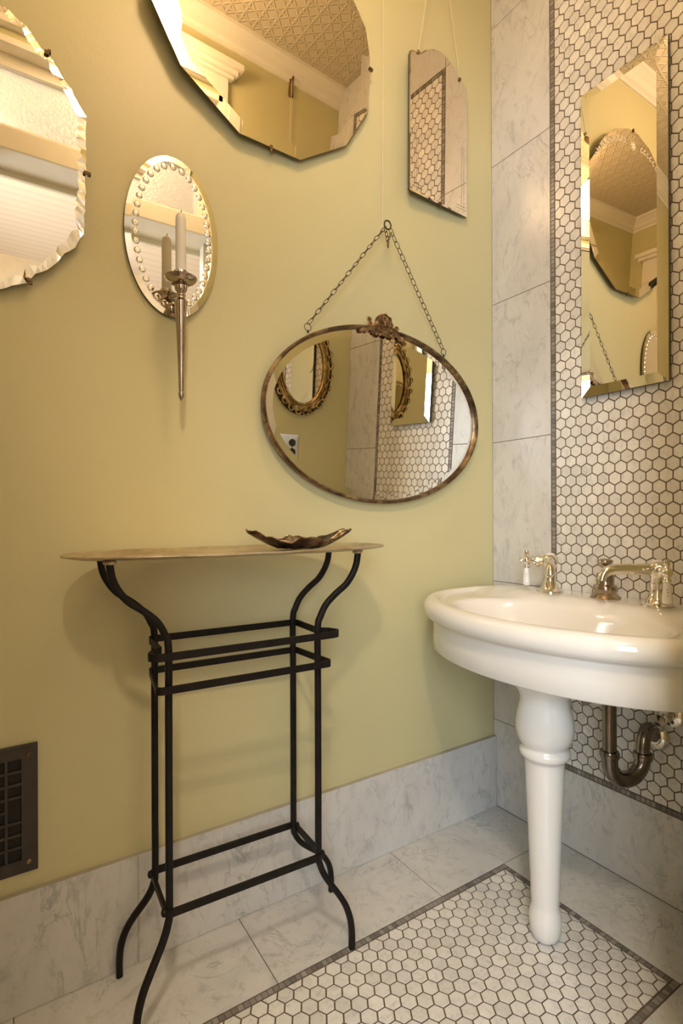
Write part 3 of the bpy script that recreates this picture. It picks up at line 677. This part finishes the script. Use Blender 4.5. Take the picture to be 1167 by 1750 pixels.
cd = finish('taper_candle', bm, [WAX]); tag(cd, 'ivory taper candle with a burnt wick standing in the sconce cup', 'candle')
bm = bmesh.new(); tube(bm, [(-1.054, sy - 0.0015, 1.612), (-1.0535, sy - 0.0015, 1.617), (-1.0515, sy - 0.0015, 1.623)], [0.0009, 0.0009, 0.0005], 8); finish('wick', bm, BLACK, cd)

# ------------------------------------------------------------------ wall register
vt = thing('wall_vent', 'black cast metal grille register on the green wall above the marble baseboard', 'vent', (-1.3215, -0.0005, 0.392))
vw, vh = 0.36, 0.249
bm = bmesh.new(); bd = 0.028
cols_, rows_ = 12, 8
gx0, gx1, gz0, gz1 = -vw + bd, -bd, -vh / 2 + bd - 0.002, vh / 2 - bd + 0.002
box(bm, (-vw, -0.006, -vh / 2), (-vw + bd, 0, vh / 2)); box(bm, (-bd, -0.006, -vh / 2), (0, 0, vh / 2))
box(bm, (-vw + bd, -0.006, -vh / 2), (-bd, 0, gz0)); box(bm, (-vw + bd, -0.006, gz1), (-bd, 0, vh / 2))
box(bm, (-vw, -0.0075, vh / 2 - 0.006), (0, -0.005, vh / 2), 0, 0.001); finish('frame', bm, REG, vt, smooth=False)
bm = bmesh.new(); pw, ph = (gx1 - gx0) / cols_, (gz1 - gz0) / rows_
for i in range(1, cols_): box(bm, (gx0 + i * pw - 0.0026, -0.0055, gz0), (gx0 + i * pw + 0.0026, -0.0015, gz1), 0, 0.0008)
for j in range(1, rows_):
    for i in range(cols_):
        if j == 4 and i == cols_ - 1: continue
        box(bm, (gx0 + i * pw, -0.0055, gz0 + j * ph - 0.0026), (gx0 + (i + 1) * pw, -0.0015, gz0 + j * ph + 0.0026), 0, 0.0008)
finish('grille', bm, REG, vt, smooth=False)
bm = bmesh.new(); box(bm, (gx0, -0.0008, gz0), (gx1, 0.0, gz1)); finish('duct_shade_sheet', bm, plain('duct_dark', (0.006, 0.005, 0.004), 0.7), vt, smooth=False)  # near-black sheet, the shade inside the duct put in as colour
for sx in (-0.0155, -vw + 0.0155):
    for sz in (-0.1045, 0.1045):
        bm = bmesh.new(); lathe(bm, [(0.0046, 0), (0.0044, -0.0018), (0.0028, -0.0028), (0.0012, -0.0022), (0.0010, -0.0012)], (sx, -0.006, sz), 20, axis='y'); finish('screw', bm, BRONZE, vt)

# ------------------------------------------------------------------ tray table
tb = thing('tray_table', 'narrow wrought iron stand with long tarnished silver tray top against the green wall', 'table', (-0.952, -0.1300, 0), (0, 0, R_(-2.0)))
lx, ly = 0.161, 0.0630
topS = [(0.104, 0.882), (0.103, 0.872), (0.099, 0.850), (0.089, 0.828), (0.072, 0.806), (0.045, 0.786), (0.021, 0.764), (0.007, 0.739), (0.0, 0.712)]
footS = [(0.0, 0.0, 0.215), (0.003, 0.002, 0.190), (0.012, 0.006, 0.166), (0.026, 0.013, 0.143), (0.040, 0.020, 0.122), (0.054, 0.026, 0.096), (0.063, 0.030, 0.066), (0.066, 0.032, 0.035), (0.066, 0.032, 0.001)]
for sx in (-1, 1):
    for sy_ in (-1, 1):
        P = [(sx * (lx + d), sy_ * (ly + 0.004 * (d / 0.1)), z) for d, z in topS] + [(sx * lx, sy_ * ly, z) for z in (0.6, 0.45, 0.33)] + [(sx * (lx + dx), sy_ * (ly + dy), z) for dx, dy, z in ([(a * 1.76, b_ * 0.7, c) for a, b_, c in footS] if (sx > 0 and sy_ > 0) else footS)]
        bm = bmesh.new(); tube(bm, spline(P, 5), 0.0066, sect=RSQ, fixed_up=(0, 1, 0)); finish('leg', bm, IRON, tb, ang=50)
def rr_path(x0, x1, y0, y1, r, z, flare=0.0):
    # rounded rectangle whose front corners may bulge sideways
    pts = []; c_ = [(x1 + flare - r, y0 + r, -90, 0), (x1 - 0.008, y1 - 0.012, 0, 90), (x0 + 0.008, y1 - 0.012, 90, 180), (x0 - flare + r, y0 + r, 180, 270)]
    rad = [r, 0.012, 0.012, r]
    for (cx, cy, a0, a1), q in zip(c_, rad):
        for k in range(9):
            a = R_(a0 + (a1 - a0) * k / 8); pts.append((cx + q * math.cos(a), cy + q * math.sin(a), z))
        
    return pts
def hoop(name, z, x, y0, y1, fl, r, pr):
    bm = bmesh.new(); pts = rr_path(-x, x, y0, y1, r, z, fl)
    if fl > 0.02:   # the sides pass inside the front legs before bulging out
        n = len(pts); R1 = pts[:9]; R2 = pts[9:18]; L1 = pts[18:27]; L2 = pts[27:]
        pts = R1 + [(x + fl - r * 0.55, y0 + 2 * r + 0.002, z), (x + 0.004, -ly + 0.020, z)] + R2 + L1 + [(-x - 0.004, -ly + 0.020, z), (-x - fl + r * 0.55, y0 + 2 * r + 0.002, z)] + L2
    sect = [(-0.0072, -0.0019), (0.0072, -0.0019), (0.0072, 0.0019), (-0.0072, 0.0019)]
    tube(bm, pts, 1.0, closed=True, fixed_up=(0, 0, 1), sect=sect); finish(name, bm, IRON, tb, smooth=False)
hoop('hoop', 0.7035, lx + 0.006, -ly - 0.036, ly + 0.006, 0.033, 0.019, 0)
hoop('hoop', 0.6370, lx + 0.006, -ly - 0.020, ly + 0.006, 0.018, 0.011, 0)
bm = bmesh.new(); pts = [(-lx - 0.005, -ly, 0.200)] 
fr_ = []
for (cx, cy, a0) in ((lx - 0.004, -ly + 0.002, -90), (lx - 0.004, ly - 0.002, 0), (-lx + 0.004, ly - 0.002, 90), (-lx + 0.004, -ly + 0.002, 180)):
    for k in range(6):
        a = R_(a0 + 90 * k / 5); fr_.append((cx + 0.010 * math.cos(a), cy + 0.010 * math.sin(a), 0.212))
tube(bm, fr_, 1.0, closed=True, fixed_up=(0, 0, 1), sect=[(-0.0065, -0.0035), (0.0065, -0.0035), (0.0065, 0.0035), (-0.0065, 0.0035)]); finish('stretcher', bm, IRON, tb, smooth=False)
for sx in (-1, 1):
    for sy_ in (-1, 1):
        bm = bmesh.new(); lathe(bm, [(0.006, 0.0), (0.0075, 0.002 * sx), (0.0070, 0.007 * sx), (0.003, 0.009 * sx)], (sx * (lx + 0.006), sy_ * ly, 0.212), 14, axis='x'); finish('bolt', bm, IRON, tb)
def sell(a, b_, n, m=160): return [(a * math.copysign(abs(math.cos(2 * PI * k / m)) ** (2 / n), math.cos(2 * PI * k / m)), b_ * math.copysign(abs(math.sin(2 * PI * k / m)) ** (2 / n), math.sin(2 * PI * k / m))) for k in range(m)]
bm = bmesh.new(); TA, TB_ = 0.350, 0.121; ox, oy = 0.010, -0.004
def tray_ring(da, z): return [(x + ox, y + oy, z + 0.0006 * math.sin(7 * math.atan2(y, x) + 1) * (1 if da < 0.01 else 0)) for x, y in sell(TA - da, TB_ - da, 2.7)]
loft(bm, [tray_ring(d, z) for d, z in ((0.045, 0.8815), (0.028, 0.8820), (0.012, 0.8850), (0.003, 0.8870), (0.0, 0.8880), (0.0, 0.8905), (0.0025, 0.8918), (0.008, 0.8905), (0.024, 0.8880), (0.032, 0.8850), (0.045, 0.8838))], cap0=True, cap1=True)
finish('tray_top', bm, TRAYM, tb, ang=30)
for sx in (-1, 1):
    for sy_ in (-1, 1): bm = bmesh.new(); sphere(bm, (sx * (lx + 0.103), sy_ * (ly + 0.004), 0.8790), 0.0105, 12, (1.2, 1.2, 0.55)); finish('solder_lug', bm, TRAYM, tb)

# ------------------------------------------------------------------ silver dish on the tray
ds = thing('silver_dish', 'small tarnished silver leaf-shaped dish with wavy rim on the tray top', 'dish', (-0.795, -0.125, 0.8856), (0, 0, R_(-8)))
bm = bmesh.new(); rings = []; m_ = 96
def dish(rho, t, off=0.0):
    ca, sa = math.cos(t), math.sin(t)
    rx = 0.074 + (0.127 - 0.074) * rho ** 1.5 if rho < 1 else 0.127
    X = 0.118 * rho * math.copysign(abs(ca) ** 1.25, ca) + 0.010 * rho ** 4 * ca * abs(ca) ** 3; Y = 0.058 * rho * sa * (1 + 0.06 * math.cos(6 * t))
    wav = rho ** 3 * (-0.0042 * math.cos(6 * t) + 0.0018 * math.cos(14 * t + 0.6) + 0.0012 * math.sin(23 * t))
    Z = 0.003 + 0.0205 * max(0, rho - 0.50) ** 0.9 / 0.50 ** 0.9 + 0.023 * rho ** 4 * abs(ca) ** 6 + wav
    rip = 0.0014 * math.sin(18 * t) * rho * (1 - rho)
    return Vector((X, Y, max(0.0012, Z + rip) + off))
rs = [0.05, 0.2, 0.35, 0.48, 0.6, 0.7, 0.8, 0.88, 0.95, 1.0]
up_r = [[dish(r, 2 * PI * k / m_) for k in range(m_)] for r in rs]
dn_r = [[dish(r, 2 * PI * k / m_, -0.0016) if r < 0.99 else dish(r * 0.995, 2 * PI * k / m_, -0.002) for k in range(m_)] for r in rs]
loft(bm, dn_r + up_r[::-1], cap0=True, cap1=True); finish('bowl', bm, DISHM, ds, ang=60)
bm = bmesh.new(); tube(bm, [dish(1.0, 2 * PI * k / m_) + Vector((0, 0, 0.0004)) for k in range(m_)], [0.0017 + 0.0006 * math.sin(k * 1.9) for k in range(m_)], 8, closed=True)
for s in (-1, 1):
    for k in range(5): sphere(bm, (s * (0.108 + 0.0045 * k), 0.003 * math.sin(k * 2), 0.0385 + 0.0012 * k), 0.0026, 8)
finish('rim', bm, DISHM, ds)

# ------------------------------------------------------------------ sink
sk = thing('pedestal_sink', 'white porcelain lavatory with rounded apron on a single turned leg', 'sink', (0, 0, 0))
SX, SYc, SA, SB = -0.230, -0.435, 0.270, 0.378
def outline(d, n=160, xb=-0.0015):
    pts = []
    for k in range(n):
        t = 2 * PI * k / n; c, s = math.cos(t), math.sin(t)
        e = 2.0 if c >= 0 else 3.2
        A = (SA + d) if c >= 0 else 0.245
        x = SX - A * math.copysign(abs(c) ** (2 / e), c); y = SYc + (SB + d) * math.copysign(abs(s) ** (2 / (2.0 if c >= 0 else 3.2)), s)
        pts.append((min(x, xb), y))
    return pts
bm = bmesh.new()
def oring(d, z): return [(x, y, z) for x, y in outline(d)]
rings = [oring(-0.030, 0.612), oring(-0.003, 0.6105), oring(0.0, 0.613), oring(-0.002, 0.65), oring(-0.0015, 0.684), oring(0.001, 0.690)]
for k in range(9):     # rolled rim
    a = R_(-80 + k * 21); rings.append(oring(0.004 + 0.021 * math.cos(a) if k else 0.004, 0.7165 + 0.0255 * math.sin(a)))
rings += [oring(-0.004, 0.7425), oring(-0.014, 0.7400), oring(-0.020, 0.7345), oring(-0.024, 0.7320)]
def bowl(a, b_, cx, z, m=160):
    return [(cx - a * math.cos(2 * PI * k / m), SYc - 0.0 + b_ * math.sin(2 * PI * k / m), z) for k in range(m)]
# ledge blends to the oval bowl; the deck behind stays high for the taps
led = oring(-0.030, 0.7315); bw = bowl(0.165, 0.272, -0.305, 0.729)
def mixr(A, B, t, z=None, deck=0.0):
    out = []
    for p, q in zip(A, B):
        x, y = p[0] + (q[0] - p[0]) * t, p[1] + (q[1] - p[1]) * t
        zz = (p[2] + (q[2] - p[2]) * t) if z is None else z
        w = min(1, max(0, (x + 0.185) / 0.05)); zz = zz + (0.7440 - zz) * (w * w * (3 - 2 * w)) * deck
        out.append((x, y, zz))
    return out
for i, r_ in enumerate(rings[-4:]):
    rings[len(rings) - 4 + i] = mixr(r_, r_, 0, None, 1.0)
rings += [mixr(led, bw, 0.0, None, 1), mixr(led, bw, 0.35, None, 1), mixr(led, bw, 0.7, None, 1), mixr(led, bw, 0.9, None, 0.8), mixr(led, bw, 1.0, None, 0.0)]
rings += [bowl(0.158, 0.262, -0.305, 0.722), bowl(0.146, 0.244, -0.303, 0.700), bowl(0.128, 0.212, -0.300, 0.665), bowl(0.100, 0.160, -0.290, 0.636), bowl(0.060, 0.09, -0.270, 0.622), bowl(0.020, 0.022, -0.25, 0.617)]
loft(bm, rings, cap0=True, cap1=True); finish('basin', bm, PORC, sk, ang=60)
bm = bmesh.new()
lp = [(0.080, 0.6110), (0.080, 0.600), (0.078, 0.590), (0.0690, 0.577), (0.0590, 0.563), (0.0540, 0.550), (0.0545, 0.538), (0.0595, 0.517), (0.0635, 0.495), (0.0640, 0.480), (0.0615, 0.464), (0.0560, 0.450), (0.0500, 0.4430), (0.0500, 0.4385), (0.0535, 0.4350), (0.0555, 0.4290), (0.0550, 0.4220), (0.0515, 0.4165), (0.0460, 0.4135), (0.0440, 0.4060), (0.0430, 0.390), (0.0415, 0.350), (0.0385, 0.290), (0.0365, 0.240), (0.0345, 0.190), (0.0325, 0.140), (0.0312, 0.105), (0.0302, 0.086), (0.0300, 0.078), (0.0325, 0.070), (0.0352, 0.055), (0.0355, 0.042), (0.0338, 0.024), (0.0290, 0.010), (0.0220, 0.002), (0.016, 0.0003)]
lathe(bm, [(r * 1.0, z) for r, z in lp[::-1]], (-0.3455, -0.4505, 0), 48); finish('leg', bm, PORC, sk, ang=60)
# taps
def tap(loc, ang, hang, label, name='basin_tap'):
    t = thing(name, label, 'faucet', loc, (0, 0, 0), None); t.scale = (1.25, 1.25, 1.34)
    d = Vector((-math.cos(R_(ang)), math.sin(R_(ang)), 0)); h = Vector((math.cos(R_(hang)), math.sin(R_(hang)), 0))
    bm = bmesh.new(); lathe(bm, [(0.0285, 0.0), (0.0290, 0.002), (0.0285, 0.0042), (0.0255, 0.0052), (0.0210, 0.0090), (0.0165, 0.0160), (0.0135, 0.0240), (0.0122, 0.0300), (0.0128, 0.0350), (0.0135, 0.0400), (0.0138, 0.0415), (0.0118, 0.0425), (0.0118, 0.050), (0.0130, 0.054), (0.0165, 0.0580), (0.0185, 0.0650), (0.0178, 0.0720), (0.0140, 0.0780), (0.0100, 0.0800)], (0, 0, 0), 36)
    finish('body', bm, CHROME, t)
    bm = bmesh.new()
    P = [d * 0.008 + Vector((0, 0, 0.066)), d * 0.040 + Vector((0, 0, 0.0665)), d * 0.070 + Vector((0, 0, 0.0665)), d * 0.088 + Vector((0, 0, 0.0645)), d * 0.099 + Vector((0, 0, 0.0570)), d * 0.103 + Vector((0, 0, 0.0460))]
    pts = spline(P, 6); tube(bm, pts, [0.0105 - 0.0025 * i / len(pts) for i in range(len(pts))], 20)
    finish('spout', bm, CHROME, t)
    bm = bmesh.new(); z0 = 0.0655
    def q(s, r): return (h * s + Vector((0, 0, z0)), r)
    pr = [q(0.012, 0.0105), q(0.022, 0.0105), q(0.023, 0.0135), q(0.029, 0.0138), q(0.030, 0.0105), q(0.033, 0.0080), q(0.038, 0.0055), q(0.045, 0.0050)]
    tube(bm, [p for p, r in pr], [r for p, r in pr], 20)
    hub = h * 0.0500 + Vector((0, 0, z0)); sphere(bm, tuple(hub), 0.0092, 18)
    tube(bm, [hub + Vector((0, 0, 0.006)), hub + Vector((0, 0, 0.010)), hub + Vector((0, 0, 0.013)), hub + Vector((0, 0, 0.021)), hub + Vector((0, 0, 0.0225))], [0.005, 0.0038, 0.0052, 0.0048, 0.002], 16)
    tube(bm, [hub + h * 0.006, hub + h * 0.011, hub + h * 0.0155], [0.004, 0.0036, 0.0048], 14)
    tube(bm, [hub - Vector((0, 0, 0.006)), hub - Vector((0, 0, 0.010)), hub - Vector((0, 0, 0.0145))], [0.005, 0.0055, 0.0080], 18)
    finish('valve', bm, CHROME, t)
    bm = bmesh.new(); pf = [(0.0058, -0.0148), (0.0064, -0.018), (0.0067, -0.026), (0.0076, -0.036), (0.0086, -0.045), (0.0084, -0.050), (0.0070, -0.0525), (0.004, -0.053)]
    lathe(bm, [(r, z) for r, z in pf[::-1]], tuple(hub), 24); lv = finish('porcelain_lever', bm, PORC, t)
    bm = bmesh.new(); lathe(bm, [(0.0105, 0.0795), (0.0100, 0.0815), (0.0060, 0.0830), (0.001, 0.0835)], (0, 0, 0), 24); finish('porcelain_button', bm, PORC, t)
    # small black lettering on the lever: five short strokes
    bm = bmesh.new(); vd = Vector((-0.81, -0.58, 0)).normalized(); sd = Vector((0.58, -0.81, 0)).normalized()
    for sx, sz in ((-1, -0.028), (1, -0.028), (-1, -0.033), (1, -0.033), (0, -0.0385)):
        c_ = hub + vd * (0.0068 + 0.0004 * (-sz - 0.028) / 0.005) + sd * sx * 0.0011 + Vector((0, 0, sz)); a_ = sd * 0.0003; b2 = Vector((0, 0, 0.0013)); e_ = vd * 0.0004
        vs = [bm.verts.new(c_ + a_ * i + b2 * j + e_ * k) for i in (-1, 1) for j in (-1, 1) for k in (-1, 1)]
        for f in ((0, 1, 3, 2), (4, 6, 7, 5), (0, 4, 5, 1), (2, 3, 7, 6), (0, 2, 6, 4), (1, 5, 7, 3)): bm.faces.new([vs[i] for i in f])
    finish('lettering', bm, BLACK, lv, smooth=False)
    return t
tap((-0.075, -0.272, 0.7435), -36, 125, 'nickel basin tap nearest the green wall, porcelain lever hanging over marble')
tap((-0.078, -0.565, 0.7435), 36, -136, 'nickel basin tap at the right edge with its spout reaching left')
wk = thing('waste_knob', 'squat aged nickel waste plunger with mushroom knob between the two taps', 'drain plunger', (-0.0500, -0.420, 0.7435)); wk.scale = (1.35, 1.35, 1.38)
bm = bmesh.new()
lathe(bm, [(0.0275, 0.0), (0.0280, 0.002), (0.0255, 0.005), (0.0225, 0.0080), (0.0205, 0.0100), (0.0205, 0.0115), (0.0222, 0.0140), (0.0228, 0.0190), (0.0215, 0.0240), (0.0180, 0.0255), (0.0165, 0.0262), (0.0160, 0.0280), (0.0158, 0.0460), (0.0150, 0.0470), (0.0060, 0.0480)], (0, 0, 0), 36); finish('body', bm, CHROME2, wk)
bm = bmesh.new(); lathe(bm, [(0.0050, 0.046), (0.0042, 0.056), (0.0062, 0.062), (0.0125, 0.0655), (0.0145, 0.0690), (0.0135, 0.0720), (0.0080, 0.0745), (0.002, 0.0750)], (0, 0, 0), 32); finish('knob', bm, CHROME2, wk)

# ------------------------------------------------------------------ waste trap and valves under the basin
tr = thing('drain_trap', 'dull nickel curved waste pipe under the sink running into the tiled wall', 'drain pipe', (0, 0, 0))
tx, ty, rx_, ry_ = -0.178, -0.505, -0.082, -0.532
bm = bmesh.new(); lathe(bm, [(0.0155, 0.398), (0.0155, 0.560)], (tx, ty, 0), 28); finish('tailpiece', bm, TRAPM, tr)
bm = bmesh.new(); lathe(bm, [(0.016, 0.519), (0.0225, 0.520), (0.0285, 0.526), (0.0300, 0.534), (0.030, 0.545), (0.0270, 0.552), (0.0270, 0.600), (0.020, 0.61)], (tx, ty, 0), 28); finish('drain_flange', bm, TRAPM, tr)
bm = bmesh.new(); u = Vector((rx_ - tx, ry_ - ty, 0)); L = u.length; u.normalize(); Rr = L / 2; cc = Vector((tx, ty, 0)) + u * Rr
pts = [Vector((tx, ty, 0.402)), Vector((tx, ty, 0.392))] + [cc - u * Rr * math.cos(a) + Vector((0, 0, 0.380 - Rr * math.sin(a))) for a in [PI * k / 18 for k in range(19)]] + [Vector((rx_, ry_, 0.386))]
tube(bm, pts, 0.0180, 24); finish('trap_bend', bm, TRAPM, tr)
bm = bmesh.new(); out_ = Vector((0, -0.522, 0.405))
pts = spline([Vector((rx_, ry_, 0.378)), Vector((rx_ + 0.001, ry_, 0.405)), Vector((rx_ + 0.010, ry_ + 0.001, 0.428)), Vector((rx_ + 0.030, ry_ + 0.003, 0.438)), Vector((rx_ + 0.054, ry_ + 0.006, 0.428)), Vector((-0.012, -0.523, 0.410)), Vector((-0.002, -0.522, 0.406))], 6)
tube(bm, pts, 0.0155, 24); finish('wall_arm', bm, TRAPM, tr)
for (x, y, z) in ((tx, ty, 0.398), (rx_, ry_, 0.380)):
    bm = bmesh.new(); lathe(bm, [(0.0165, -0.009), (0.0205, -0.008), (0.0218, -0.004), (0.0218, 0.004), (0.0205, 0.008), (0.0165, 0.009)], (x, y, z), 28); finish('slip_nut', bm, TRAPM, tr)
bm = bmesh.new(); lathe(bm, [(0.033, -0.0005), (0.032, -0.003), (0.026, -0.008), (0.018, -0.011), (0.016, -0.016)], (0, -0.522, 0.405), 32, axis='x'); finish('escutcheon', bm, CHROME, tr)
def valve(y, z, label):
    v = thing('shutoff_valve', label, 'valve', (0, y, z))
    bm = bmesh.new(); lathe(bm, [(0.029, -0.0005), (0.028, -0.003), (0.020, -0.008), (0.010, -0.010)], (0, 0, 0), 28, axis='x'); finish('escutcheon', bm, CHROME, v)
    bm = bmesh.new(); tube(bm, [(0, 0, 0), (-0.020, 0, 0), (-0.022, 0, 0), (-0.045, 0, 0), (-0.048, 0, 0), (-0.058, 0, 0)], [0.008, 0.008, 0.0115, 0.0115, 0.007, 0.006], 18)
    tube(bm, [(-0.034, 0, 0), (-0.034, 0, 0.022), (-0.034, 0, 0.026), (-0.034, 0, 0.034)], [0.008, 0.008, 0.0095, 0.0095], 6); finish('valve_body', bm, CHROME, v)
    bm = bmesh.new(); lathe(bm, [(0.003, -0.058), (0.006, -0.060), (0.013, -0.061), (0.0135, -0.064), (0.006, -0.067), (0.002, -0.069)], (0, 0, 0), 32, axis='x', flute=6, fl=0.04); finish('handle', bm, TRAPM, v)
    bm = bmesh.new(); tube(bm, spline([(-0.034, 0, 0.034), (-0.036, 0, 0.05), (-0.045, 0, 0.075), (-0.050, 0, 0.604 - z)], 5), 0.0048, 12); finish('supply_tube', bm, CHROME, v)
valve(-0.370, 0.463, 'small nickel shut-off valve on the tile just right of the sink leg top')
valve(-0.560, 0.470, 'nickel shut-off valve with round flange at the right edge under the sink')

# ------------------------------------------------------------------ lamps
lt = thing('ceiling_lamp', 'round white glass globe lamp hanging from the tin ceiling, seen in the large mirror', 'lamp', (-0.928, -0.640, ZC))
bm = bmesh.new(); sphere(bm, (0, 0, -0.310), 0.094, 40); g = finish('globe', bm, GLOBEM, lt, ang=80)
bm = bmesh.new(); tube(bm, [(0, 0, -0.20), (0, 0, -0.02)], 0.008, 12); lathe(bm, [(0.010, -0.045), (0.045, -0.022), (0.058, -0.006), (0.058, 0)], (0, 0, 0), 32); lathe(bm, [(0.042, -0.235), (0.044, -0.215), (0.02, -0.200), (0.008, -0.195)], (0, 0, 0), 32); finish('stem', bm, BRONZE, lt)
lt = thing('hall_lamp', 'round white glass globe pendant in the hall beyond the doorway', 'lamp', (-1.50, -1.40, 2.62))
bm = bmesh.new(); sphere(bm, (0, 0, -0.30), 0.070, 40); finish('globe', bm, HALLM, lt, ang=80)
bm = bmesh.new(); tube(bm, [(0, 0, -0.235), (0, 0, -0.01)], 0.006, 12); lathe(bm, [(0.010, -0.04), (0.045, -0.020), (0.055, 0)], (0, 0, 0), 32); lathe(bm, [(0.035, -0.245), (0.035, -0.228), (0.008, -0.22)], (0, 0, 0), 24); finish('stem', bm, BRONZE, lt)
